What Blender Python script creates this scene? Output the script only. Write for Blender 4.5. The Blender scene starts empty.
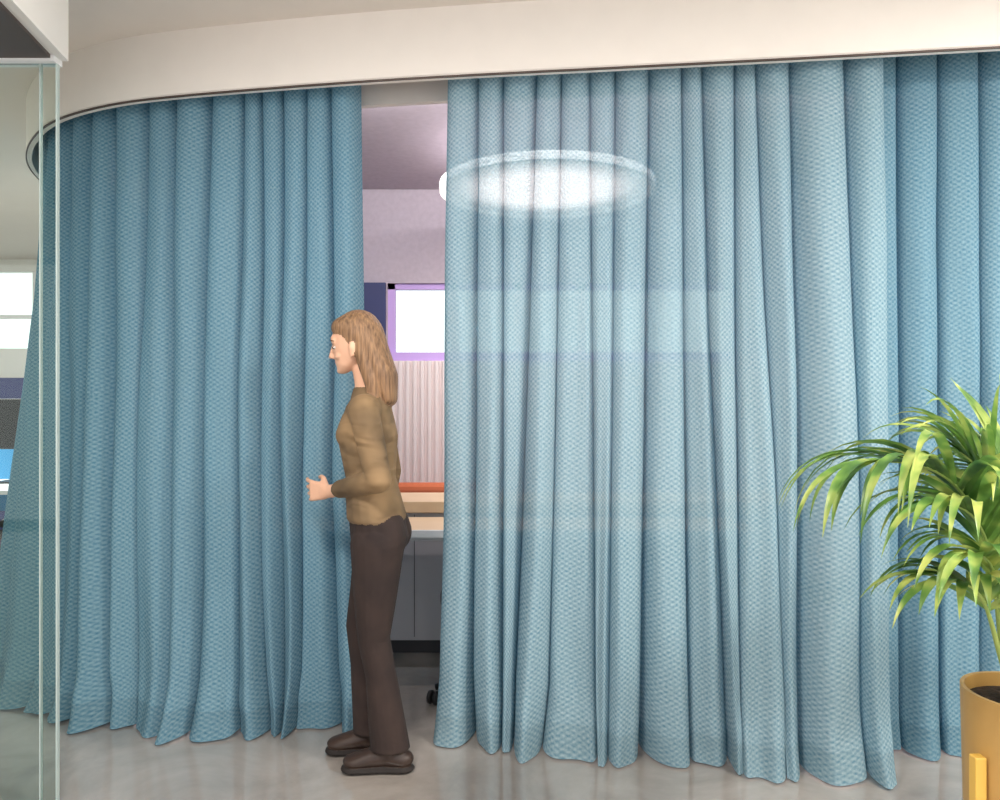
import bpy, bmesh, math, random
import numpy as np
from mathutils import Vector, Matrix, noise
from mathutils.bvhtree import BVHTree
random.seed(4)
F=750.0; CH=1.33
scene=bpy.context.scene
try:
    scene.view_settings.view_transform='Standard'
except Exception: pass

# ---------------------------------------------------------------- materials
def newmat(name):
    m=bpy.data.materials.new(name); m.use_nodes=True
    nt=m.node_tree; nt.nodes.clear()
    out=nt.nodes.new('ShaderNodeOutputMaterial')
    return m,nt,out
def N(nt,t,**kw):
    n=nt.nodes.new(t)
    for k,v in kw.items(): setattr(n,k,v)
    return n
def math_(nt,op,a,b=None):
    n=nt.nodes.new('ShaderNodeMath'); n.operation=op
    for i,x in enumerate((a,b)):
        if x is None: continue
        if isinstance(x,(int,float)): n.inputs[i].default_value=x
        else: nt.links.new(x,n.inputs[i])
    return n.outputs[0]
def C(c): return (c[0],c[1],c[2],1)
def srgb(r,g,b):
    f=lambda v:(v/255/12.92) if v/255<=0.04045 else ((v/255+0.055)/1.055)**2.4
    return (f(r),f(g),f(b))
def pmat(name,c1,c2=None,scale=8,rough=0.6,metal=0,bump=0.0,bscale=None,emit=None,estr=0):
    m,nt,out=newmat(name)
    b=N(nt,'ShaderNodeBsdfPrincipled'); nt.links.new(b.outputs[0],out.inputs[0])
    b.inputs['Roughness'].default_value=rough; b.inputs['Metallic'].default_value=metal
    tc=N(nt,'ShaderNodeTexCoord')
    ns=N(nt,'ShaderNodeTexNoise'); ns.inputs['Scale'].default_value=scale; ns.inputs['Detail'].default_value=6
    nt.links.new(tc.outputs['Object'],ns.inputs['Vector'])
    cr=N(nt,'ShaderNodeValToRGB'); cr.color_ramp.elements[0].position=0.3; cr.color_ramp.elements[1].position=0.7
    if c2 is None: c2=tuple(min(1,x*1.03) for x in c1)
    cr.color_ramp.elements[0].color=C(c1); cr.color_ramp.elements[1].color=C(c2)
    nt.links.new(ns.outputs['Fac'],cr.inputs[0]); nt.links.new(cr.outputs[0],b.inputs['Base Color'])
    if bump>0:
        n2=N(nt,'ShaderNodeTexNoise'); n2.inputs['Scale'].default_value=bscale or scale*4
        nt.links.new(tc.outputs['Object'],n2.inputs['Vector'])
        bp=N(nt,'ShaderNodeBump'); bp.inputs['Strength'].default_value=bump; bp.inputs['Distance'].default_value=0.01
        nt.links.new(n2.outputs['Fac'],bp.inputs['Height']); nt.links.new(bp.outputs[0],b.inputs['Normal'])
    if emit:
        b.inputs['Emission Color'].default_value=C(emit); b.inputs['Emission Strength'].default_value=estr
    return m

def fabric(name,ca,cb,hole=0.3,base_tr=0.05,trans=0.4):
    m,nt,out=newmat(name); L=nt.links.new
    uv=N(nt,'ShaderNodeUVMap'); sp=N(nt,'ShaderNodeSeparateXYZ'); L(uv.outputs[0],sp.inputs[0])
    u,v=sp.outputs[0],sp.outputs[1]
    a=math_(nt,'SINE',math_(nt,'MULTIPLY',u,2*math.pi/0.030))
    b=math_(nt,'SINE',math_(nt,'MULTIPLY',v,2*math.pi/0.019))
    p=math_(nt,'MULTIPLY',a,b)
    p01=math_(nt,'ADD',math_(nt,'MULTIPLY',p,0.5),0.5)
    ns=N(nt,'ShaderNodeTexNoise'); ns.inputs['Scale'].default_value=120; ns.inputs['Detail'].default_value=3; L(uv.outputs[0],ns.inputs['Vector'])
    mixv=math_(nt,'ADD',math_(nt,'MULTIPLY',p01,0.30),math_(nt,'MULTIPLY',ns.outputs['Fac'],0.68))
    cr=N(nt,'ShaderNodeValToRGB'); cr.color_ramp.elements[0].position=0.2; cr.color_ramp.elements[1].position=0.8
    cr.color_ramp.elements[0].color=C(ca); cr.color_ramp.elements[1].color=C(cb); L(mixv,cr.inputs[0])
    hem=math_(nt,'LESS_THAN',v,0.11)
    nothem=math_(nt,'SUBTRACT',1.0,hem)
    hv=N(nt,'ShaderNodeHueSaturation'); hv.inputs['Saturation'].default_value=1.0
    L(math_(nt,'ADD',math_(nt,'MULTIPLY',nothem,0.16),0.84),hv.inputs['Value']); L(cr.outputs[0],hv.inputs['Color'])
    df=N(nt,'ShaderNodeBsdfDiffuse'); tl=N(nt,'ShaderNodeBsdfTranslucent'); tr=N(nt,'ShaderNodeBsdfTransparent')
    L(hv.outputs[0],df.inputs[0])
    hs=N(nt,'ShaderNodeHueSaturation'); hs.inputs['Hue'].default_value=0.515; hs.inputs['Saturation'].default_value=1.6; hs.inputs['Value'].default_value=1.05
    L(hv.outputs[0],hs.inputs['Color']); L(hs.outputs[0],tl.inputs[0])
    bp=N(nt,'ShaderNodeBump'); bp.inputs['Strength'].default_value=0.3; bp.inputs['Distance'].default_value=0.002
    L(mixv,bp.inputs['Height']); L(bp.outputs[0],df.inputs['Normal'])
    m1=N(nt,'ShaderNodeMixShader'); m1.inputs[0].default_value=trans; L(df.outputs[0],m1.inputs[1]); L(tl.outputs[0],m1.inputs[2])
    hp=math_(nt,'MULTIPLY',math_(nt,'POWER',math_(nt,'SUBTRACT',1.0,p01),2.0),hole)
    fac=math_(nt,'MULTIPLY',math_(nt,'ADD',hp,base_tr),nothem)
    m2=N(nt,'ShaderNodeMixShader'); L(fac,m2.inputs[0]); L(m1.outputs[0],m2.inputs[1]); L(tr.outputs[0],m2.inputs[2])
    L(m2.outputs[0],out.inputs[0])
    return m

def glassmat(name,tint=(0.95,0.98,0.96),refl=1.0):
    m,nt,out=newmat(name); L=nt.links.new
    fr=N(nt,'ShaderNodeFresnel'); fr.inputs[0].default_value=1.45
    tr=N(nt,'ShaderNodeBsdfTransparent'); tr.inputs[0].default_value=C(tint)
    gl=N(nt,'ShaderNodeBsdfGlossy'); gl.inputs['Roughness'].default_value=0.02
    mx=N(nt,'ShaderNodeMixShader'); L(math_(nt,'MULTIPLY',fr.outputs[0],refl),mx.inputs[0]); L(tr.outputs[0],mx.inputs[1]); L(gl.outputs[0],mx.inputs[2])
    L(mx.outputs[0],out.inputs[0]); return m

M_wall=pmat('plaster_white',srgb(238,235,230),rough=0.8)
M_ceil=pmat('ceiling_paint',srgb(226,218,210),rough=0.85)
M_fascia=pmat('fascia_paint',srgb(240,233,226),rough=0.7)
M_mauve=pmat('acoustic_mauve',srgb(184,172,182),srgb(194,182,192),scale=30,rough=0.95,bump=0.2,bscale=200)
M_dark=pmat('dark_metal',srgb(84,72,66),rough=0.45,metal=0.3)
M_black=pmat('black_plastic',srgb(28,28,30),rough=0.5)
M_wood=pmat('pale_wood',srgb(215,186,150),srgb(226,200,166),scale=5,rough=0.5)
M_white=pmat('white_laminate',srgb(240,240,240),rough=0.4)
M_grey=pmat('grey_panel',srgb(190,184,186),rough=0.7)
M_orange=pmat('orange_fabric',srgb(196,104,66),rough=0.8)
M_navy=pmat('navy_paint',srgb(54,60,104),rough=0.6)
M_purple=pmat('purple_frame',srgb(196,164,226),rough=0.5)
M_blue=pmat('blue_screen_fabric',srgb(60,140,190),rough=0.8)
M_slat=pmat('slat_pinkwhite',srgb(232,220,218),rough=0.6)
M_base=pmat('skirting_dark',srgb(60,56,58),rough=0.5)
M_gold=pmat('mustard_metal',srgb(192,150,84),srgb(200,158,92),rough=0.42)
M_soil=pmat('soil',srgb(38,28,22),srgb(70,52,38),scale=60,rough=1,bump=1,bscale=90)
M_glass=glassmat('clear_glass')
M_glass2=glassmat('clear_glass_lowiron',(0.93,0.98,0.95),0.45)
M_steel=pmat('brushed_steel',srgb(190,190,188),rough=0.3,metal=0.9)
M_lampring=pmat('lamp_ring_white',(1,1,1),emit=(1.0,0.95,0.9),estr=0.9)
M_addedglow=pmat('added_ceiling_glow',(1,1,1),emit=(1.0,0.94,0.92),estr=1.3)
def lampmat(cx,cy,R):
    m,nt,out=newmat('lamp_diffuser_graded'); L=nt.links.new
    tc=N(nt,'ShaderNodeTexCoord'); sub=N(nt,'ShaderNodeVectorMath',operation='SUBTRACT'); sub.inputs[1].default_value=(cx,cy,2.55); L(tc.outputs['Object'],sub.inputs[0])
    ln=N(nt,'ShaderNodeVectorMath',operation='LENGTH'); L(sub.outputs[0],ln.inputs[0])
    mr=N(nt,'ShaderNodeMapRange'); mr.interpolation_type='SMOOTHSTEP'; mr.inputs[1].default_value=R*0.45; mr.inputs[2].default_value=R; mr.inputs[3].default_value=8.5; mr.inputs[4].default_value=1.5
    L(ln.outputs[1],mr.inputs[0])
    e=N(nt,'ShaderNodeEmission'); e.inputs[0].default_value=(1,0.88,0.84,1); L(mr.outputs[0],e.inputs[1]); L(e.outputs[0],out.inputs[0]); return m

def concrete():
    m,nt,out=newmat('polished_concrete'); L=nt.links.new
    b=N(nt,'ShaderNodeBsdfPrincipled'); L(b.outputs[0],out.inputs[0])
    tc=N(nt,'ShaderNodeTexCoord')
    n1=N(nt,'ShaderNodeTexNoise'); n1.inputs['Scale'].default_value=2.2; n1.inputs['Detail'].default_value=9; n1.inputs['Distortion'].default_value=0.5
    n1.inputs['Roughness'].default_value=0.6
    L(tc.outputs['Object'],n1.inputs['Vector'])
    cr=N(nt,'ShaderNodeValToRGB'); e=cr.color_ramp.elements
    e[0].position=0.32; e[0].color=C(srgb(138,129,121)); e[1].position=0.68; e[1].color=C(srgb(178,169,160))
    L(n1.outputs['Fac'],cr.inputs[0]); L(cr.outputs[0],b.inputs['Base Color'])
    r=N(nt,'ShaderNodeMapRange'); r.inputs[3].default_value=0.03; r.inputs[4].default_value=0.11
    L(n1.outputs['Fac'],r.inputs[0]); L(r.outputs[0],b.inputs['Roughness'])
    b.inputs['IOR'].default_value=1.9
    b.inputs['Coat Weight'].default_value=1.0; b.inputs['Coat Roughness'].default_value=0.03; b.inputs['Coat IOR'].default_value=1.7
    return m
M_floor=concrete()

# ---------------------------------------------------------------- helpers
def link(o,parent=None):
    scene.collection.objects.link(o)
    if parent: o.parent=parent
    return o
def empty(name,loc=(0,0,0)):
    e=bpy.data.objects.new(name,None); e.location=loc; e.empty_display_size=0.1
    return link(e)
def meshobj(name,verts,faces,mat,parent=None,smooth=False):
    me=bpy.data.meshes.new(name); me.from_pydata([tuple(v) for v in verts],[],faces); me.update()
    if mat: me.materials.append(mat)
    if smooth: me.polygons.foreach_set('use_smooth',[True]*len(me.polygons))
    o=bpy.data.objects.new(name,me)
    link(o)
    if parent:
        o.parent=parent; o.matrix_parent_inverse=Matrix.Translation(parent.location).inverted()
    return o
def box(name,x0,x1,y0,y1,z0,z1,mat,parent=None,bevel=0.0):
    vs=[(x,y,z) for z in (z0,z1) for y in (y0,y1) for x in (x0,x1)]
    fs=[(0,2,3,1),(4,5,7,6),(0,1,5,4),(2,6,7,3),(0,4,6,2),(1,3,7,5)]
    o=meshobj(name,vs,fs,mat,parent)
    if bevel>0:
        md=o.modifiers.new('bev','BEVEL'); md.width=bevel; md.segments=3
    return o
def lathe(name,prof,center,mat,parent=None,n=48,smooth=True):
    vs=[];fs=[]
    for r,z in prof:
        for i in range(n):
            a=2*math.pi*i/n; vs.append((center[0]+r*math.cos(a),center[1]+r*math.sin(a),center[2]+z))
    for j in range(len(prof)-1):
        for i in range(n):
            k=(i+1)%n; fs.append((j*n+i,j*n+k,(j+1)*n+k,(j+1)*n+i))
    o=meshobj(name,vs,fs,mat,parent,smooth)
    if smooth:
        md=o.modifiers.new('es','EDGE_SPLIT'); md.split_angle=math.radians(40)
    return o
def tube(name,pts,r,mat,parent=None,n=10):
    vs=[];fs=[]; pts=[Vector(p) for p in pts]
    rr=r if isinstance(r,(list,tuple)) else [r]*len(pts)
    for i,p in enumerate(pts):
        t=(pts[min(i+1,len(pts)-1)]-pts[max(i-1,0)]).normalized()
        a=t.orthogonal().normalized() if i==0 else (a-t*a.dot(t)).normalized()
        b=t.cross(a)
        for k in range(n):
            w=2*math.pi*k/n; vs.append(p+(a*math.cos(w)+b*math.sin(w))*rr[i])
    for i in range(len(pts)-1):
        for k in range(n):
            q=(k+1)%n; fs.append((i*n+k,i*n+q,(i+1)*n+q,(i+1)*n+k))
    fs.append(tuple(range(n))[::-1]); fs.append(tuple(range((len(pts)-1)*n,len(pts)*n)))
    return meshobj(name,vs,fs,mat,parent,True)

# ---------------------------------------------------------------- shell
CZ=2.83; XL,XR=-6.0,3.1; YB=-3.0
box('floor',XL,XR,YB,8.0,-0.1,0.0,M_floor)
box('ceiling',XL,XR,YB,8.0,CZ,CZ+0.1,M_ceil)
box('wall_right',XR,XR+0.1,YB,5.2,0,CZ,M_wall)
box('wall_left',XL-0.1,XL,YB,8.0,0,CZ,M_wall)
def wall_open(name,x0,x1,y,z0,z1,ox0,ox1,oz0,oz1,mat,th=0.12):
    e=empty(name)
    box('below',x0,x1,y,y+th,z0,oz0,mat,e); box('above',x0,x1,y,y+th,oz1,z1,mat,e)
    box('side_a',x0,ox0,y,y+th,oz0,oz1,mat,e); box('side_b',ox1,x1,y,y+th,oz0,oz1,mat,e)
    return e
wb=wall_open('wall_back',-2.62,XR,5.2,0,CZ,-0.78,1.6,1.64,2.14,M_mauve)
wf=wall_open('wall_far',XL,-2.62,8.0,0,CZ,-5.9,-2.9,1.88,2.7,M_wall)
box('wall_side',-2.62,-2.5,5.32,8.0,0,CZ,M_wall)
w1=empty('window_1')
box('frame_top',-0.78,1.6,5.22,5.28,2.10,2.14,M_purple,w1); box('frame_bottom',-0.78,1.6,5.19,5.28,1.60,1.66,M_purple,w1)
for i,x in enumerate((-0.78,-0.34,0.1,0.54,0.98,1.56)):
    box('mullion_%d'%i,x,x+0.05,5.22,5.28,1.64,2.14,M_purple if i==0 else M_white,w1)
box('pane',-0.78,1.6,5.245,5.252,1.64,2.14,M_glass,w1)
w2=empty('window_2')
for i,x in enumerate((-5.9,-5.0,-4.3,-3.6,-2.95)): box('mullion_%d'%i,x,x+0.05,8.02,8.08,1.88,2.7,M_white,w2)
box('rail',-5.9,-2.9,8.02,8.08,2.2,2.24,M_white,w2)
box('pane',-5.9,-2.9,8.045,8.052,1.88,2.7,M_glass,w2)
w3=empty('window_3')
for i in range(7):
    x=XL+i*(XR-XL)/6; box('mullion_%d'%i,x-0.03,x+0.03,YB-0.06,YB,0,CZ,M_dark,w3)
box('rail_bottom',XL,XR,YB-0.06,YB,0,0.06,M_dark,w3); box('rail_top',XL,XR,YB-0.06,YB,CZ-0.06,CZ,M_dark,w3)
pn=empty('navy_wall_panel'); box('board',-1.12,-0.79,5.17,5.2,1.62,2.14,M_navy,pn); box('switch_plate',-0.87,-0.83,5.16,5.17,1.78,1.83,M_white,pn)
sl=empty('slatted_wall_panel')
box('backing',-2.5,2.6,5.17,5.2,0.09,1.6,M_slat,sl)
vs=[];fs=[]
x=-2.5
while x<2.58:
    b=len(vs)
    for (a,c) in ((x,5.17),(x+0.006,5.145),(x+0.028,5.145),(x+0.034,5.17)):
        vs+= [(a,c,0.09),(a,c,1.6)]
    for k in range(3): fs.append((b+2*k,b+2*k+1,b+2*k+3,b+2*k+2))
    fs.append((b+1,b+7,b+5,b+3)); x+=0.05
meshobj('slats',vs,fs,M_slat,sl)
box('baseboard_back',-2.5,XR,5.17,5.2,0,0.09,M_base)

# ---------------------------------------------------------------- curved soffit path
ctrl=[(3.08,2.44),(2.4,2.535),(1.747,2.62),(1.08,2.705),(0.4,2.785),(-0.202,2.856),(-0.705,2.93),(-1.298,3.04),(-1.65,3.14),(-1.98,3.32),(-2.26,3.60),(-2.47,3.92),(-2.60,4.28),(-2.67,4.7),(-2.69,5.2)]
def catmull(P,n=24):
    P=[np.array(p,float) for p in P]; P=[2*P[0]-P[1]]+P+[2*P[-1]-P[-2]]; o=[]
    for i in range(1,len(P)-2):
        for k in range(n):
            t=k/n; a,b,c,d=P[i-1],P[i],P[i+1],P[i+2]
            o.append(0.5*((2*b)+(-a+c)*t+(2*a-5*b+4*c-d)*t*t+(-a+3*b-3*c+d)*t**3))
    o.append(P[-2]); return np.array(o)
path=catmull(ctrl)
for _ in range(30): path[1:-1]=0.25*path[:-2]+0.5*path[1:-1]+0.25*path[2:]
seg=np.r_[0,np.cumsum(np.linalg.norm(np.diff(path,axis=0),axis=1))]
S=np.linspace(0,seg[-1],700)
path=np.c_[np.interp(S,seg,path[:,0]),np.interp(S,seg,path[:,1])]
T=np.gradient(path,axis=0); T/=np.linalg.norm(T,axis=1)[:,None]
NO=np.c_[-T[:,1],T[:,0]]
SM=S[-1]
FZ=2.56
def strip(offsets_z,name,mat,parent=None,closed=True,step=4):
    vs=[];fs=[];m=len(offsets_z); idx=list(range(0,700,step))+[699]
    for i in idx:
        for (off,z) in offsets_z:
            p=path[i]-NO[i]*off; vs.append((p[0],p[1],z))
    for a in range(len(idx)-1):
        for k in range(m if closed else m-1):
            q=(k+1)%m; fs.append((a*m+k,a*m+q,(a+1)*m+q,(a+1)*m+k))
    if closed: fs.append(tuple(range(m))); fs.append(tuple(range((len(idx)-1)*m,len(idx)*m))[::-1])
    return meshobj(name,vs,fs,mat,parent,False)
PK=0.16
sof=empty('curved_soffit')
strip([(0,CZ),(0,FZ+0.012),(0.004,FZ+0.012),(0.004,FZ),(0.025,FZ),(0.025,FZ+PK),(0.30,FZ+PK),(0.30,CZ)],'fascia',M_fascia,sof)
strip([(-0.002,FZ+0.006),(-0.002,FZ-0.002),(0.003,FZ-0.002),(0.003,FZ+0.006)],'edge_shadow_strip',M_dark,sof)  # dark strip drawn as the thin shadow line along the fascia bottom
strip([(0.07,FZ+PK),(0.07,FZ+PK-0.02),(0.25,FZ+PK-0.02),(0.25,FZ+PK)],'curtain_rail',M_dark,sof)
strip([(0.27,FZ+PK),(0.27,FZ+0.02),(0.30,FZ+0.02),(0.30,FZ+PK)],'inner_lip',M_fascia,sof)
inner=[tuple(path[i]-NO[i]*0.302) for i in range(0,700,10)]
inner=[p for p in inner if p[1]<5.18 and p[0]<XR-0.01]
poly=inner+[(-2.36,5.19),(XR-0.01,5.19)]
vs=[(p[0],p[1],z) for z in (2.79,CZ-0.001) for p in poly]; n=len(poly)
fs=[tuple(range(n)),tuple(range(n,2*n))[::-1]]+[(i,(i+1)%n,n+(i+1)%n,n+i) for i in range(n)]
meshobj('acoustic_ceiling_raft',vs,fs,M_mauve)

# ---------------------------------------------------------------- curtains
track=path-NO*0.13
def pt(s,off=0.0):
    x=np.interp(s,S,track[:,0]); y=np.interp(s,S,track[:,1])
    nx=np.interp(s,S,NO[:,0]); ny=np.interp(s,S,NO[:,1])
    return x+nx*off,y+ny*off
def flare_curve(vals):
    ss=[a for a,b in vals]; ff=[b for a,b in vals]
    return lambda s: np.interp(s,ss,ff)
def px2s(px,fl=None):
    off=fl(S) if fl else 0
    x,y=pt(S,off); q=500+F*x/y
    lim=int(np.argmin(q)) or 699
    return float(np.interp(-px,-q[:lim],S[:lim]))
def mono(L,mn=0.02):
    L=list(L)
    for i in range(1,len(L)):
        if L[i]<L[i-1]+mn: L[i]=L[i-1]+mn
    return L
def curtain(name,st,sb,fl,mat,back=0.0,ampT=0.04,ampB=0.06,seed=1,grab=None,width=0.30,per=30,rows=96,lowamp=0.02,skew=0.0,var=1.0):
    rnd=random.Random(seed); Np=len(st)-1
    st=np.array(mono(st)); sb=np.array(mono(sb)); ks=np.arange(Np+1)
    gm=float(np.mean(np.diff(st)))
    aT=[ampT*min(1.25,max(0.75,(st[i+1]-st[i])/gm if i<Np else 1))*rnd.uniform(0.9,1.1) for i in range(Np+2)]
    aB=[ampB*rnd.uniform(0.40,1.7) for _ in range(Np+2)]
    bd=[rnd.uniform(-1.0,1.6)*var for _ in range(Np+3)]
    sk=[skew+rnd.uniform(-0.11,0.11)*var for _ in range(Np+2)]
    wv=[rnd.uniform(-0.022,0.022) for _ in range(Np+2)]
    kk_=[rnd.choice((0.0,0.03,0.06,0.10)) for _ in range(Np+3)]; hz=[rnd.uniform(0.0,0.022) for _ in range(Np+3)]
    cols=Np*per+1; vs=[];uvs=[];fs=[]
    ztop=FZ+PK-0.025
    for j in range(rows+1):
        v=1-(1-j/rows)**1.3
        vv=v**1.15
        for i in range(cols):
            t=i/per; k=min(int(t),Np-1); f=t-k
            c=0.5-0.5*math.cos(2*math.pi*t)
            lobe=c**0.55
            a=aT[k]*(1-v)+aB[k]*v
            s0=np.interp(t,ks,st); s1=np.interp(t,ks,sb)
            s=s0*(1-vv)+s1*vv
            gap=(st[k+1]-st[k])*(1-v)+(sb[k+1]-sb[k])*v
            s+=gap*(-0.15*math.sin(2*math.pi*t)+sk[k]*c*(0.3+v))
            cb=bd[k]*(1-f)+bd[k+1]*f
            off=a*(lobe*1.9-0.95)+a*0.8*cb*(1-c)*v**0.7
            off+=0.014*v*math.sin(4*math.pi*t+k*1.3)*(1 if bd[k]>0 else -1)*c
            off+=float(fl(s1))*(v**1.25)-back
            nz=noise.noise(Vector((s*3.2+v*0.9,v*1.8,seed*7.1)))
            nz2=noise.noise(Vector((s*9.0+v*2.0,v*4.0,seed*3.3)))
            off+=lowamp*nz*min(1,v*2)+0.016*nz2*min(1,v*3)
            kick=max(0,(v-0.91)/0.09); kf=kk_[k]*(1-f)+kk_[k+1]*f
            off+=kick*kick*kf*(0.35+lobe*0.65)*var
            br=math.exp(-((v-0.95)/0.022)**2)
            off+=br*0.020*noise.noise(Vector((s*13,seed*2.2,3)))+kick*0.02*noise.noise(Vector((s*10,v*10,seed)))
            s+=wv[k]*math.sin(v*7+k)*v*c + kick*0.035*noise.noise(Vector((s*7,seed,1)))*var
            if grab:
                gs,gz,ga=grab; z=ztop*(1-v)
                off+=ga*math.exp(-((s-gs)/0.10)**2-((z-gz)/0.28)**2)
            x,y=pt(s,off)
            z=ztop*(1-v)
            z=max(z,0.004)+kick*(hz[k]*(1-f)+hz[k+1]*f)*(1-lobe*0.8)
            vs.append((x,y,z)); uvs.append((t*width,ztop*(1-v)))
    for j in range(rows):
        for i in range(cols-1):
            a=j*cols+i; fs.append((a,a+1,a+cols+1,a+cols))
    o=meshobj(name,vs,fs,mat,None,True)
    uvl=o.data.uv_layers.new(name='UVMap')
    for l in o.data.loops: uvl.data[l.index].uv=uvs[l.vertex_index]
    return o
M_fabR=fabric('woven_blue_sheer_lit',srgb(110,152,170),srgb(194,216,221),hole=0.07,base_tr=0.055,trans=0.36)  # lit copy of the curtain cloth, stronger light put into paler colours
M_fabL=fabric('woven_blue_sheer_shaded',srgb(84,132,156),srgb(162,194,204),hole=0.05,base_tr=0.02,trans=0.33)  # same cloth, less see-through, with shade put into darker colours

s447=px2s(447); s885=px2s(885); s700=px2s(700); s350=px2s(352); s60=px2s(60); s180=px2s(180)
flR=flare_curve([(s885-0.1,0.16),(s700,0.13),(px2s(600),0.09),(px2s(520),0.05),(s447,-0.01)])
top=[885,845,790,755,735,702,682,650,616,590,562,537,503,478,447]
bot=[892,862,802,786,738,729,690,640,608,597,548,512,502,472,438]
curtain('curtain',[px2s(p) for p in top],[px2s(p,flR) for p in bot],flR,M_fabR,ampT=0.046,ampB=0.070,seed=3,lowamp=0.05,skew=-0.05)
flL=flare_curve([(s350,0.0),(px2s(310),0.02),(px2s(270),0.12),(s180,0.17),(s60,0.2),(s60+0.5,0.2),(SM,0.05)])
top=[358,330,307,283,262,245,213,178,150,118,97,80,68,58,50]
bot=[362,338,303,285,268,240,197,170,132,112,82,60,42,26,14]
st=[px2s(p) for p in top]; sb=[px2s(p,flL) for p in bot]
k=st[-1]; q=mono(sb)[-1]; n=11
for i in range(1,n+1):
    st.append(k+(SM-0.12-k)*i/n); sb.append(q+(SM-0.12-q)*i/n)
sg=px2s(330)
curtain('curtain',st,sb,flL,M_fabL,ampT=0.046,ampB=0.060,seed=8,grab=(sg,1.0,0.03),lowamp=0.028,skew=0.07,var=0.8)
fl0=flare_curve([(0,0.03),(SM,0.03)])
s872=px2s(866); n=11
ll=[0.12+(s872-0.12)*i/n for i in range(n+1)]
curtain('curtain',ll,ll,fl0,M_fabL,back=0.10,ampT=0.03,ampB=0.035,seed=12,width=0.28,lowamp=0.01,var=0.3)

# ---------------------------------------------------------------- glass partition (left)
gp=empty('glass_partition')
GX,GY,GZ=-1.447,2.45,2.45
box('pane_front',-3.4,GX,GY,GY+0.012,0.0,GZ-0.021,M_glass2,gp)
M_edge=pmat('glass_edge_green',srgb(176,190,186),rough=0.2)
box('edge_seal',GX-0.004,GX+0.001,GY-0.001,GY+0.013,0,GZ-0.021,M_edge,gp)
box('edge_seal_inner',-1.505,-1.501,GY-0.001,GY+0.013,0,GZ-0.021,M_edge,gp)
bh=empty('bulkhead')
b=[(-3.4,0.6),(-1.13,0.6),(GX+0.02,GY+0.03),(-3.4,GY+0.03)]
vs=[(x,y,GZ) for x,y in b]+[(x,y,CZ) for x,y in b]
meshobj('casing',vs,[(0,3,2,1),(0,1,5,4),(1,2,6,5),(2,3,7,6),(3,0,4,7)],M_wall,bh)
b2=[(-3.38,0.62),(-1.16,0.62),(GX-0.01,GY-0.02),(-3.38,GY-0.02)]
vs=[(x,y,GZ-0.012) for x,y in b2]+[(x,y,GZ) for x,y in b2]
meshobj('dark_soffit_track',vs,[(0,3,2,1),(4,5,6,7),(0,1,5,4),(1,2,6,5),(2,3,7,6),(3,0,4,7)],M_dark,bh)
box('white_head_rail',-3.4,GX,GY-0.02,GY+0.03,GZ-0.02,GZ-0.001,M_white,bh)

# ---------------------------------------------------------------- furniture inside
dk=empty('meeting_table')
box('table_top',-1.35,1.2,3.48,3.88,0.70,0.725,M_wood,dk,0.004)
box('front_edge',-1.35,1.2,3.465,3.48,0.695,0.727,M_white,dk)
for i,(x,y) in enumerate(((-1.3,3.52),(-1.3,3.80),(1.12,3.52),(1.12,3.80))): box('leg_%d'%i,x,x+0.04,y,y+0.04,0,0.70,M_white,dk)
box('apron',-1.26,1.12,3.79,3.81,0.62,0.70,M_white,dk)
sb_=empty('sideboard')
box('carcass',-1.6,1.6,3.93,4.28,0.07,0.74,M_grey,sb_,0.004); box('wood_top',-1.62,1.62,3.91,4.30,0.74,0.80,M_wood,sb_,0.004)
box('plinth',-1.58,1.58,3.95,4.26,0,0.07,M_base,sb_)
for i in range(5): box('door_gap_%d'%i,-1.0+i*0.55,-0.997+i*0.55,3.927,3.931,0.09,0.73,M_base,sb_)
oc=empty('armchair')
cx,cy=-0.40,4.72
box('seat',cx-0.28,cx+0.28,cy-0.26,cy+0.26,0.32,0.46,M_orange,oc,0.04)
box('backrest',cx-0.28,cx+0.28,cy-0.32,cy-0.22,0.34,0.84,M_orange,oc,0.04)
box('arm_1',cx-0.33,cx-0.27,cy-0.28,cy+0.24,0.30,0.64,M_orange,oc,0.025); box('arm_2',cx+0.27,cx+0.33,cy-0.28,cy+0.24,0.30,0.64,M_orange,oc,0.025)
for i,(a,c) in enumerate(((-.24,-.24),(.24,-.24),(-.24,.22),(.24,.22))): tube('leg_%d'%i,[(cx+a,cy+c,0.33),(cx+a*1.1,cy+c*1.1,0.0)],0.014,M_black,oc)
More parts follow.
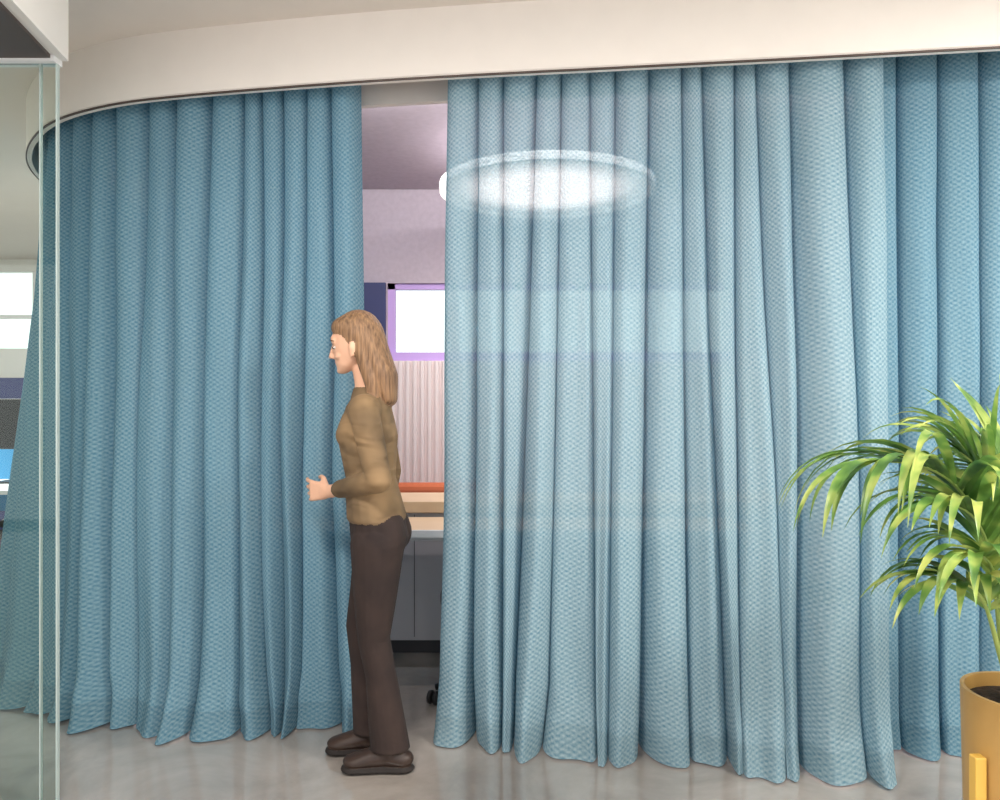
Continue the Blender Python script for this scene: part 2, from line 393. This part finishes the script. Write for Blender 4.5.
def office_chair(cx,cy,rot,seatmat,arms=True,sc=1.0,back=True):
    e=empty('office_chair' if back else 'office_stool',(cx,cy,0))
    def R(x,y,z): 
        c,s=math.cos(rot),math.sin(rot); return (cx+(c*x-s*y)*sc,cy+(s*x+c*y)*sc,z)
    for i in range(5):
        a=2*math.pi*i/5+math.pi-rot
        tube('base_spoke_%d'%i,[R(0,0,0.12),R(0.26*math.cos(a),0.26*math.sin(a),0.075)],[0.022,0.014],M_black,e)
        w=R(0.27*math.cos(a),0.27*math.sin(a),0.03)
        d=Vector((math.cos(a+1.2),math.sin(a+1.2),0))*0.014
        for sgn in (-1,1):
            p=Vector(w)+d*sgn
            tube('castor_%d_%d'%(i,sgn+1),[p-d*0.7,p-d*0.5,p+d*0.5,p+d*0.7],[0.018,0.029,0.029,0.018],M_black,e,16)
    tube('gas_column',[R(0,0,0.09),R(0,0,0.44)],0.025,M_black,e)
    def pad(nm,w,h,th,f):
        n=8; vs=[];fs=[]
        for sd in (0,1):
            for j in range(n+1):
                for i in range(n+1):
                    u=i/n*2-1; v=j/n*2-1
                    rx=u*math.sqrt(1-v*v*0.28); ry=v*math.sqrt(1-u*u*0.28)
                    ed=max(abs(u),abs(v))**4
                    vs.append(f(rx*w,ry*h,(th*(1-0.6*ed))*(1 if sd else -1)))
        m=(n+1)**2
        for j in range(n):
            for i in range(n):
                a=j*(n+1)+i; fs.append((a,a+n+1,a+n+2,a+1)); fs.append((m+a,m+a+1,m+a+n+2,m+a+n+1))
        ring=[i for i in range(n+1)]+[j*(n+1)+n for j in range(1,n+1)]+[n*(n+1)+i for i in range(n-1,-1,-1)]+[j*(n+1) for j in range(n-1,0,-1)]
        for i in range(len(ring)):
            a,b=ring[i],ring[(i+1)%len(ring)]; fs.append((a,b,m+b,m+a))
        meshobj(nm,vs,fs,seatmat,e,True)
    pad('seat',0.24,0.23,0.035,lambda x,y,z:R(x,y,0.475+z))
    if back:
        pad('backrest',0.21,0.22,0.025,lambda x,y,z:R(x,-0.25-z-0.3*(y*y),0.80+y))
        tube('back_strut',[R(0,-0.1,0.44),R(0,-0.26,0.46),R(0,-0.29,0.70)],0.018,M_black,e)
    if arms:
        for sx in (-1,1):
            tube('arm_%d'%(sx+1),[R(sx*0.2,-0.05,0.45),R(sx*0.275,-0.05,0.50),R(sx*0.275,-0.05,0.655)],0.014,M_black,e)
            tube('armrest_%d'%(sx+1),[R(sx*0.275,-0.15,0.66),R(sx*0.275,0.1,0.665)],0.02,M_black,e)
office_chair(-0.08,3.28,1.57,M_black,False,0.78,False)
# open-plan office seen through the glass on the left
dl=empty('desk')
box('desk_top',-4.6,-3.02,4.9,5.6,0.71,0.74,M_white,dl,0.004)
for i,(x,y) in enumerate(((-4.55,4.95),(-3.1,4.95),(-4.55,5.5),(-3.1,5.5))): box('leg_%d'%i,x,x+0.04,y,y+0.04,0,0.71,M_wood,dl)
box('privacy_screen',-4.6,-3.02,5.6,5.63,0.5,1.3,M_blue,dl,0.01)
office_chair(-3.0,4.1,0.35,M_black)
mo=empty('monitor'); box('screen',-3.75,-3.15,5.33,5.36,0.98,1.34,M_black,mo,0.008); tube('stand',[(-3.45,5.38,0.742),(-3.45,5.38,1.1)],0.018,M_black,mo); box('foot',-3.57,-3.33,5.28,5.45,0.741,0.752,M_black,mo)
so=empty('cabinet'); box('body',-5.6,-2.75,7.4,7.95,0.05,1.55,M_navy,so,0.01); box('plinth',-5.55,-2.8,7.45,7.95,0,0.05,M_base,so)
for i in range(4): box('door_gap_%d'%i,-5.0+i*0.57,-4.992+i*0.57,7.395,7.401,0.08,1.52,M_black,so)

lp=empty('pendant_lamp')
lc=(0.27,4.35,2.53)
lathe('ring',[(0.59,0.0),(0.62,0.0),(0.62,0.045),(0.59,0.045),(0.59,0.0)],lc,M_lampring,lp,64)
lathe('diffuser',[(0.0,0.02),(0.589,0.02)],lc,lampmat(lc[0],lc[1],0.59),lp,64)
lathe('added_glow_plate',[(0.0,0.04),(0.589,0.04)],lc,M_addedglow,lp,64)  # glowing top added to the lamp to brighten the ceiling above
for i in range(3):
    a=2*math.pi*i/3+0.5; tube('wire_%d'%i,[(lc[0]+0.6*math.cos(a),lc[1]+0.6*math.sin(a),2.57),(lc[0]+0.1*math.cos(a),lc[1]+0.1*math.sin(a),2.79)],0.002,M_steel,lp,6)
def area(name,loc,rot,sx,sy,power,col,parent):
    l=bpy.data.lights.new(name,'AREA'); l.shape='RECTANGLE'; l.size=sx; l.size_y=sy; l.energy=power; l.color=col
    o=bpy.data.objects.new(name,l); link(o); o.location=loc; o.rotation_euler=rot; o.parent=parent
    o.matrix_parent_inverse=Matrix.Translation(parent.location).inverted(); return o
def ceiling_light(x,y,w,h,power):
    e=empty('ceiling_light',(x,y,0)); box('housing',x-w/2-.02,x+w/2+.02,y-h/2-.02,y+h/2+.02,CZ-0.03,CZ-0.0005,M_white,e)
    box('diffuser',x-w/2,x+w/2,y-h/2,y+h/2,CZ-0.034,CZ-0.0305,M_lampring,e)
    area('lamp',(x,y,CZ-0.04),(0,0,0),w,h,power,(1,0.965,0.925),e)
ceiling_light(-0.7,0.9,0.5,0.3,66)
ceiling_light(2.3,0.9,0.5,0.3,110)
ceiling_light(0.9,-1.0,1.2,0.3,45)
ceiling_light(-4.2,5.0,1.2,0.3,110)
ws=empty('added_room_fill',(0.3,3.38,0))  # unseen strip and housing, added to brighten the inner room
box('housing',-1.5,2.1,3.32,3.37,2.70,2.785,M_white,ws)
area('lamp',(0.3,3.376,2.74),(math.radians(68),0,0),3.5,0.06,52,(1.0,0.96,0.95),ws)

# ---------------------------------------------------------------- potted palm
pp=empty('potted_palm')
PX,PY=1.337,1.90; PR=0.147
lathe('pot',[(0.0,0.22),(PR*0.93,0.22),(PR*0.95,0.23),(PR,0.575),(PR,0.59),(PR-0.010,0.59),(PR-0.012,0.545),(0.0,0.545)],(PX,PY,0),M_gold,pp,64)
lathe('soil',[(0.0,0.568),(PR*0.5,0.565),(PR-0.0125,0.555),(PR-0.0125,0.546)],(PX,PY,0),M_soil,pp,48)
lathe('stand_ring',[(PR+0.001,0.22),(PR+0.008,0.22),(PR+0.008,0.235),(PR+0.001,0.235),(PR+0.001,0.22)],(PX,PY,0),M_gold,pp,48)
lathe('stand_tray',[(0.0,0.195),(PR,0.195),(PR,0.218),(0.0,0.218)],(PX,PY,0),M_gold,pp,48)
M_gold2=pmat('stand_yellow',srgb(228,182,84),rough=0.35)
for i in range(4):
    a=math.radians(196)+i*math.pi/2; x=PX+(PR+0.014)*math.cos(a); y=PY+(PR+0.014)*math.sin(a)
    box('stand_leg_%d'%i,x-0.014,x+0.014,y-0.014,y+0.014,0,0.45,M_gold2,pp,0.003)
def leafmat():
    m,nt,out=newmat('palm_leaf'); L=nt.links.new
    uv=N(nt,'ShaderNodeUVMap'); sp=N(nt,'ShaderNodeSeparateXYZ'); L(uv.outputs[0],sp.inputs[0])
    tc=N(nt,'ShaderNodeTexCoord'); ns=N(nt,'ShaderNodeTexNoise'); ns.inputs['Scale'].default_value=12; L(tc.outputs['Object'],ns.inputs['Vector'])
    cr=N(nt,'ShaderNodeValToRGB'); e=cr.color_ramp.elements
    e[0].position=0.3; e[0].color=C(srgb(54,96,44)); e[1].position=0.70; e[1].color=C(srgb(194,202,110)); x=e.new(0.5); x.color=C(srgb(108,146,68))
    mm=math_(nt,'ADD',ns.outputs['Fac'],math_(nt,'MULTIPLY',math_(nt,'SUBTRACT',sp.outputs[1],0.4),0.1)); L(mm,cr.inputs[0])
    b=N(nt,'ShaderNodeBsdfPrincipled'); b.inputs['Roughness'].default_value=0.38; L(cr.outputs[0],b.inputs['Base Color'])
    t=N(nt,'ShaderNodeBsdfTranslucent'); L(cr.outputs[0],t.inputs[0])
    mx=N(nt,'ShaderNodeMixShader'); mx.inputs[0].default_value=0.3; L(b.outputs[0],mx.inputs[1]); L(t.outputs[0],mx.inputs[2]); L(mx.outputs[0],out.inputs[0])
    return m
M_leaf=leafmat(); M_stem=pmat('palm_stem',srgb(130,160,75),srgb(170,185,100),rough=0.5)
lv=[];lf=[];luv=[]
def leaflet(base,dirv,length,width,droop,up):
    n=10; side=dirv.cross(up).normalized(); b0=len(lv); p=base.copy(); d=dirv.normalized()
    for i in range(n+1):
        t=i/n; w=width*(math.sin(math.pi*min(1,0.10+t*0.90))**0.7)*(1-t**3*0.6) if i<n else 0.0004
        nn=side.cross(d).normalized()
        for q,sg in ((-1,0.35),(0,0),(1,0.35)):
            lv.append(p+side*(w*q)+nn*(w*sg)); luv.append((q*0.5+0.5,t))
        p=p+d*(length/n); d=(d+Vector((0,0,-1))*droop*(0.25+t*1.3)/n*2).normalized()
    for i in range(n):
        for k in range(2):
            a=b0+i*3+k; lf.append((a,a+1,a+4,a+3))
fi=0
def frond(p0,p1,p2,p3,nl=20,ll=0.22,start=0.42,droop=0.5,rnd=random.Random(5)):
    global fi
    P=[Vector(p) for p in (p0,p1,p2,p3)]
    def bz(t): return P[0]*(1-t)**3+P[1]*3*t*(1-t)**2+P[2]*3*t*t*(1-t)+P[3]*t**3
    pts=[bz(i/24) for i in range(25)]
    tube('frond_stem_%d'%fi,pts,[0.0085*(1-i/24*0.8) for i in range(25)],M_stem,pp,8); fi+=1
    for i in range(nl):
        t=start+(1-start)*(i+0.5)/nl; p=bz(t); d=(bz(min(1,t+0.01))-bz(t-0.01)).normalized()
        side=d.cross(Vector((0,0,1)))
        if side.length<0.3: side=side+Vector((0.1,-0.6,0))
        side.normalize(); upv=side.cross(d).normalized(); r=(t-start)/(1-start)
        L=ll*(0.7+0.4*math.sin(math.pi*min(1,0.2+r*0.75)))
        for sg in (-1,1):
            dv=(d*(0.75+0.5*r)+side*sg*(0.6-0.25*r)+upv*0.22+Vector((rnd.uniform(-.2,.2),rnd.uniform(-.15,.15),rnd.uniform(-.2,.15)))).normalized()
            leaflet(p,dv,L*rnd.uniform(0.85,1.2),0.0140*rnd.uniform(0.85,1.2),droop*rnd.uniform(0.7,1.4),upv)
    leaflet(bz(1),(bz(1)-bz(0.96)).normalized(),ll*0.9,0.011,droop,Vector((0,-0.3,1)))
def W(px,py,Y): return ((px-500)/F*Y,Y,CH-(py-400)/F*Y)
Z0=0.56
frond((PX-0.02,PY,Z0),W(985,535,1.9),W(985,458,1.85),W(878,462,1.78),nl=12,ll=0.34,start=0.55,droop=1.5)
frond((PX,PY-0.02,Z0),W(1000,555,1.88),W(1010,485,1.85),W(960,452,1.88),nl=11,ll=0.28,start=0.58,droop=1.1)
frond((PX+0.02,PY,Z0),W(1010,535,1.9),W(1022,475,1.9),W(1000,462,1.95),nl=9,ll=0.23,start=0.55,droop=0.55)
frond((PX-0.03,PY+0.02,Z0),W(990,610,1.88),W(1005,505,1.8),W(945,505,1.72),nl=11,ll=0.28,start=0.5,droop=1.3)
frond((PX-0.04,PY-0.02,Z0),W(985,625,1.85),W(995,580,1.78),W(948,582,1.72),nl=9,ll=0.24,start=0.5,droop=1.2)
frond((PX-0.02,PY-0.04,Z0),W(990,610,1.85),W(1005,555,1.75),W(975,555,1.66),nl=9,ll=0.24,start=0.5,droop=1.3)
frond((PX+0.03,PY+0.03,Z0),W(1040,510,2.0),W(1060,440,2.05),W(1120,450,2.1),nl=12,ll=0.27,start=0.45,droop=0.9)
frond((PX+0.04,PY-0.03,Z0),W(1050,570,1.8),W(1080,490,1.75),W(1150,530,1.7),nl=12,ll=0.27,start=0.45,droop=0.9)
frond((PX+0.0,PY+0.05,Z0),W(1020,530,2.0),W(1020,460,2.05),W(975,470,2.08),nl=9,ll=0.25,start=0.55,droop=1.1)
lo=meshobj('leaves',lv,lf,M_leaf,pp,True)
ul=lo.data.uv_layers.new(name='UVMap')
for l in lo.data.loops: ul.data[l.index].uv=luv[l.vertex_index]

# ---------------------------------------------------------------- person
D0=2.76; K=D0/F
def Q(px,py,dy=0.0):
    if py<515: py=515-(515-py)*0.93
    return Vector(((px-500)*K,D0+dy,CH-(py-400)*K))
groups={}
def hull(label,*ells):
    bm=bmesh.new()
    for c,r in ells:
        if isinstance(r,(int,float)): r=(r,r,r)
        big=max(r)>0.03
        bmesh.ops.create_icosphere(bm,subdivisions=3 if big else 2,radius=1.0,matrix=Matrix.Translation(c)@Matrix.Diagonal((r[0],r[1],r[2],1)))
    res=bmesh.ops.convex_hull(bm,input=bm.verts[:])
    dele=[g for g in res['geom_interior'] if isinstance(g,bmesh.types.BMVert)]
    bmesh.ops.delete(bm,geom=dele,context='VERTS')
    bmesh.ops.triangulate(bm,faces=bm.faces[:])
    bm.verts.index_update()
    vs=[v.co.copy() for v in bm.verts]; fs=[tuple(v.index for v in f.verts) for f in bm.faces]; bm.free()
    g=groups.setdefault(label,([],[])); o=len(g[0]); g[0].extend(vs); g[1].extend([tuple(i+o for i in f) for f in fs])
E=lambda px,py,dy,*r:(Q(px,py,dy),r if len(r)==3 else r[0])
hull('shirt',E(377,516,0,.108,.150,.03),E(374,496,0,.100,.136,.04),E(371,474,0,.090,.120,.05))
hull('shirt',E(371,474,0,.090,.120,.05),E(368,430,0,.110,.140,.07))
hull('shirt',E(368,430,0,.110,.140,.07),E(369,402,0,.083,.152,.05))
hull('shirt',E(369,402,0,.083,.152,.05),E(370,386,0,.056,.080,.025))
for sg in (-1,1): hull('shirt',E(354,428,sg*.065,.053,.053,.053),E(361,415,sg*.07,.06,.06,.06))
hull('shirt',E(369,380,0,.058,.058,.016),E(370,390,0,.07,.09,.02))
hull('pants',E(377,515,0,.100,.143,.03),E(380,538,0,.104,.148,.06))
for sg in (-1,1): hull('pants',E(389,535,sg*.07,.076,.076,.08),E(384,520,sg*.06,.08,.08,.05))
# walking: near leg trailing slightly, far leg leading with a soft knee
legs={-1:dict(hip=(381,540),knee=(377,632),calf=(384,668),hem=(393,744)),1:dict(hip=(377,540),knee=(358,630),calf=(362,668),hem=(369,742))}
for sg,g in legs.items():
    y=sg*.078; y2=sg*.07
    mx_=(g['hip'][0]+g['knee'][0])/2
    hull('pants',E(*g['hip'],y,.098,.084,.09),E(mx_,590,y,.078,.072,.05))
    hull('pants',E(mx_,590,y,.078,.072,.05),E(*g['knee'],y2,.058,.057,.05))
    hull('pants',E(*g['knee'],y2,.058,.057,.05),E(*g['calf'],y2,.056,.054,.05))
    hx=(g['hem'][0]-500)*K
    hull('pants',E(*g['calf'],y2,.056,.054,.05),(Vector((hx,D0+y2,0.085)),(.072,.060,.012)))
    X=hx
    hull('shoe',(Vector((X+.045,D0+y2,.045)),(.040,.037,.030)),(Vector((X-.02,D0+y2,.060)),(.045,.038,.040)))
    hull('shoe',(Vector((X-.02,D0+y2,.060)),(.045,.038,.040)),(Vector((X-.125,D0+y2-.004,.040)),(.045,.042,.022)))
    hull('shoe',(Vector((X,D0+y2,.06)),.040),(Vector((X,D0+y2,.11)),.038))
    hull('sole',(Vector((X+.045,D0+y2,.012)),(.044,.040,.012)),(Vector((X-.03,D0+y2,.012)),(.05,.037,.012)))
    hull('sole',(Vector((X-.03,D0+y2,.012)),(.05,.037,.012)),(Vector((X-.128,D0+y2-.004,.014)),(.05,.046,.014)))
def hand(w,d,spread,curl,curlamt=0.6):
    d=d.normalized(); spread=(spread-d*spread.dot(d)).normalized(); curl=(curl-d*curl.dot(d)-spread*curl.dot(spread)).normalized()
    kn=w+d*0.084
    hull('skin',(w,(.024,.021,.024)),(w+d*.03+spread*.014,.016),(w+d*.03-spread*.014,.016))
    hull('skin',(w+d*.025+spread*.018,.013),(w+d*.025-spread*.018,.013),(kn+spread*.030,.0105),(kn-spread*.030,.0095))
    for k,(o,L) in enumerate(((.033,.070),(.011,.077),(-.011,.072),(-.032,.058))):
        p=kn+spread*o; ang=0.15; seglen=(0.45,0.31,0.24)
        r=.0086 if k<3 else .0076
        for j,sl_ in enumerate(seglen):
            ang+=curlamt*(0.8+0.15*k); dd=d*math.cos(ang)+curl*math.sin(ang)+spread*(o*3)
            q=p+dd.normalized()*L*sl_
            hull('skin',(p,r),(q,r*0.93)); p=q; r*=0.93
    b=w+d*.028+spread*.022+curl*.006
    m1=b+(d*.6+spread*.7+curl*.5).normalized()*.034; m2=m1+(d*.85+spread*.15+curl*.6).normalized()*.028; m3=m2+(d*.85-spread*.1+curl*.6).normalized()*.022
    hull('skin',(b,.0145),(m1,.0105)); hull('skin',(m1,.0105),(m2,.0095)); hull('skin',(m2,.0095),(m3,.0082))
sh=Q(371,403,-.145); el=Q(387,472,-.185); wr=Q(331,489,-.015)
hull('shirt',(Q(370,402,-.11),.060),(sh,.054)); hull('shirt',(sh,.054),(el,.044)); hull('shirt',(el,.044),(el.lerp(wr,0.78),.033))
hull('skin',(el.lerp(wr,0.66),.027),(wr,(.023,.021,.025)))
hand(wr,Vector((-1,0.5,-0.03)),Vector((0,0,1)),Vector((0.35,1,0)),0.34)
sh=Q(371,403,.145); el=Q(383,472,.175); wr=Q(376,530,.180)
hull('shirt',(Q(370,402,.11),.060),(sh,.054)); hull('shirt',(sh,.054),(el,.044)); hull('shirt',(el,.044),(el.lerp(wr,0.86),.032))
hull('skin',(el.lerp(wr,0.7),.026),(wr,(.022,.022,.024)))
hand(wr,Vector((-0.2,0,-1)),Vector((-1,0,0)),Vector((0,-1,0)),0.28)
HS=0.94
def H(px,py,dy,*r):
    c=Vector(((px-368)*K*HS,dy*HS,-(py-360)*K*HS))
    a=math.radians(-9); c=Vector((c.x*math.cos(a)+c.z*math.sin(a),c.y,-c.x*math.sin(a)+c.z*math.cos(a)))
    return (Q(365,360)+c, tuple(x*HS for x in (r if len(r)==3 else (r[0],)*3)))
hull('skin',E(370,386,0,.050,.053,.03),H(368,358,0,.048,.048,.03))
hull('skin',H(364,327,0,.092,.074,.092),H(361,334,0,.085,.070,.075))
hull('skin',H(358,338,0,.072,.066,.06),H(351,349,0,.045,.050,.030),H(345,356,0,.022,.026,.014))
hull('skin',H(343,322,0,.020,.045,.022),H(343,326,0,.018,.050,.012))
hull('skin',H(340,328,0,.008,.010,.012),H(334.5,340,0,.010,.011,.007))
for sg in (-1,1):
    hull('skin',H(337.5,341,sg*.011,.008,.008,.006),H(336,340,0,.008,.006,.006))
    hull('skin',H(346,341,sg*.034,.022,.022,.018))
    hull('skin',H(362,335,sg*.080,.014,.008,.022),H(360,343,sg*.074,.008,.006,.010))
hull('lips',H(340,346.5,0,.010,.020,.0045)); hull('lips',H(341,349.3,0,.010,.017,.005))
hull('skin',H(342,356,0,.014,.018,.012))
hull('hair',H(369,322,0,.094,.083,.092),H(374,334,0,.082,.084,.08))
hull('hair',H(357,312,0,.064,.068,.048),H(368,318,0,.09,.08,.088))
hull('hair',H(377,335,0,.070,.082,.07),E(383,366,0,.055,.080,.05))
hull('hair',E(383,366,0,.055,.080,.05),E(388,390,0,.034,.070,.030))
for sg in (-1,1): hull('hair',H(369,334,sg*.066,.030,.018,.03),E(374,372,sg*.066,.026,.020,.03)); hull('hair',E(374,372,sg*.066,.026,.020,.03),E(378,394,sg*.072,.016,.012,.02))
allv=[];allf=[];bv={}
for lab,(vs,fs) in groups.items():
    o=len(allv); allv+=vs; allf+=[tuple(i+o for i in f) for f in fs]; bv[lab]=BVHTree.FromPolygons(vs,fs)
tmp=meshobj('tmp_body',allv,allf,None)
r=tmp.modifiers.new('r','REMESH'); r.mode='VOXEL'; r.voxel_size=0.0042; r.use_smooth_shade=True
s=tmp.modifiers.new('s','SMOOTH'); s.factor=0.5; s.iterations=5
dg=bpy.context.evaluated_depsgraph_get(); me=bpy.data.meshes.new_from_object(tmp.evaluated_get(dg))
bpy.data.objects.remove(tmp)
def shirtmat():
    m,nt,out=newmat('olive_brown_knit'); L=nt.links.new
    b=N(nt,'ShaderNodeBsdfPrincipled'); b.inputs['Roughness'].default_value=0.85; L(b.outputs[0],out.inputs[0])
    tc=N(nt,'ShaderNodeTexCoord'); n0=N(nt,'ShaderNodeTexNoise'); n0.inputs['Scale'].default_value=6; n0.inputs['Detail'].default_value=2
    L(tc.outputs['Object'],n0.inputs['Vector'])
    cr=N(nt,'ShaderNodeValToRGB'); cr.color_ramp.elements[0].position=.35; cr.color_ramp.elements[1].position=.68
    cr.color_ramp.elements[0].color=C(srgb(96,78,56)); cr.color_ramp.elements[1].color=C(srgb(146,118,84))
    L(n0.outputs['Fac'],cr.inputs[0]); L(cr.outputs[0],b.inputs['Base Color'])
    mp=N(nt,'ShaderNodeMapping'); mp.inputs['Scale'].default_value=(6,6,16); L(tc.outputs['Object'],mp.inputs[0])
    n=N(nt,'ShaderNodeTexNoise'); n.inputs['Scale'].default_value=1.2; n.inputs['Distortion'].default_value=0.6; n.inputs['Detail'].default_value=1; L(mp.outputs[0],n.inputs['Vector'])
    bp=N(nt,'ShaderNodeBump'); bp.inputs['Strength'].default_value=0.6; bp.inputs['Distance'].default_value=0.03; L(n.outputs['Fac'],bp.inputs['Height']); L(bp.outputs[0],b.inputs['Normal'])
    return m
def hairmat():
    m,nt,out=newmat('light_brown_hair'); L=nt.links.new
    b=N(nt,'ShaderNodeBsdfPrincipled'); b.inputs['Roughness'].default_value=0.5; L(b.outputs[0],out.inputs[0])
    tc=N(nt,'ShaderNodeTexCoord'); mp=N(nt,'ShaderNodeMapping'); mp.inputs['Scale'].default_value=(60,60,5); L(tc.outputs['Object'],mp.inputs[0])
    n=N(nt,'ShaderNodeTexNoise'); n.inputs['Scale'].default_value=2; n.inputs['Detail'].default_value=4; L(mp.outputs[0],n.inputs['Vector'])
    cr=N(nt,'ShaderNodeValToRGB'); cr.color_ramp.elements[0].position=.3; cr.color_ramp.elements[1].position=.7
    cr.color_ramp.elements[0].color=C(srgb(96,68,46)); cr.color_ramp.elements[1].color=C(srgb(164,126,90))
    L(n.outputs['Fac'],cr.inputs[0]); L(cr.outputs[0],b.inputs['Base Color'])
    bp=N(nt,'ShaderNodeBump'); bp.inputs['Strength'].default_value=0.8; bp.inputs['Distance'].default_value=0.01; L(n.outputs['Fac'],bp.inputs['Height']); L(bp.outputs[0],b.inputs['Normal'])
    return m
mats={'shirt':shirtmat(),'pants':pmat('dark_brown_trousers',srgb(38,27,25),srgb(54,40,35),scale=9,rough=0.9,bump=0.6,bscale=14),
 'skin':pmat('skin',srgb(222,172,142),srgb(230,182,152),scale=10,rough=0.5),'lips':pmat('lips',srgb(190,110,100),rough=0.45),
 'hair':hairmat(),'shoe':pmat('brown_leather_shoe',srgb(48,34,27),srgb(60,42,32),rough=0.45),'sole':pmat('shoe_sole',srgb(34,27,24),rough=0.8)}
labs=list(groups.keys())
for l in labs: me.materials.append(mats[l])
idx=[]
for p in me.polygons:
    c=p.center; best=0;bd=9
    for i,l in enumerate(labs):
        h=bv[l].find_nearest(c)
        if h[3] is not None and h[3]<bd: bd=h[3];best=i
    idx.append(best)
me.polygons.foreach_set('material_index',idx); me.polygons.foreach_set('use_smooth',[True]*len(me.polygons)); me.update()
zmin=min(v.co.z for v in me.vertices)
per_=empty('woman',(0,0,0))
bo=bpy.data.objects.new('body',me); link(bo,per_)
M_eye=pmat('eye_white',srgb(225,220,214),rough=0.2); M_iris=pmat('iris_brown',srgb(50,34,26),rough=0.2); M_brow=pmat('eyebrow',srgb(100,70,46),rough=0.8)
def ball(name,c,r,mat,parent):
    bm=bmesh.new(); bmesh.ops.create_uvsphere(bm,u_segments=20,v_segments=12,radius=1,matrix=Matrix.Translation(c)@Matrix.Diagonal((r[0],r[1],r[2],1)))
    me=bpy.data.meshes.new(name); bm.to_mesh(me); bm.free(); me.materials.append(mat); me.polygons.foreach_set('use_smooth',[True]*len(me.polygons))
    o=bpy.data.objects.new(name,me); link(o,parent); return o
for i,sg in enumerate((-1,1)):
    ball('eye_%d'%i,H(342.6,331.5,sg*.032,1)[0],(.010,.012,.0050),M_eye,per_); ball('iris_%d'%i,H(340.8,331.5,sg*.034,1)[0],(.0055,.0065,.0050),M_iris,per_)
    tube('eyebrow_%d'%i,[H(339.3,325,sg*.016,1)[0],H(339.6,323.5,sg*.034,1)[0],H(342.8,325,sg*.050,1)[0]],[.0025,.003,.0015],M_brow,per_,8)
per_.location.z=-zmin

# ---------------------------------------------------------------- world, camera
w=bpy.data.worlds.new('world'); scene.world=w; w.use_nodes=True
bg=w.node_tree.nodes['Background']; bg.inputs[0].default_value=(0.95,0.97,1.0,1); bg.inputs[1].default_value=1.75
cam=bpy.data.cameras.new('camera'); co=bpy.data.objects.new('camera',cam); link(co)
co.location=(0,0,CH); co.rotation_euler=(math.radians(90),0,0); cam.sensor_width=36; cam.lens=27; cam.clip_start=0.05
scene.camera=co
print('zmin',zmin,'polys',len(me.polygons))
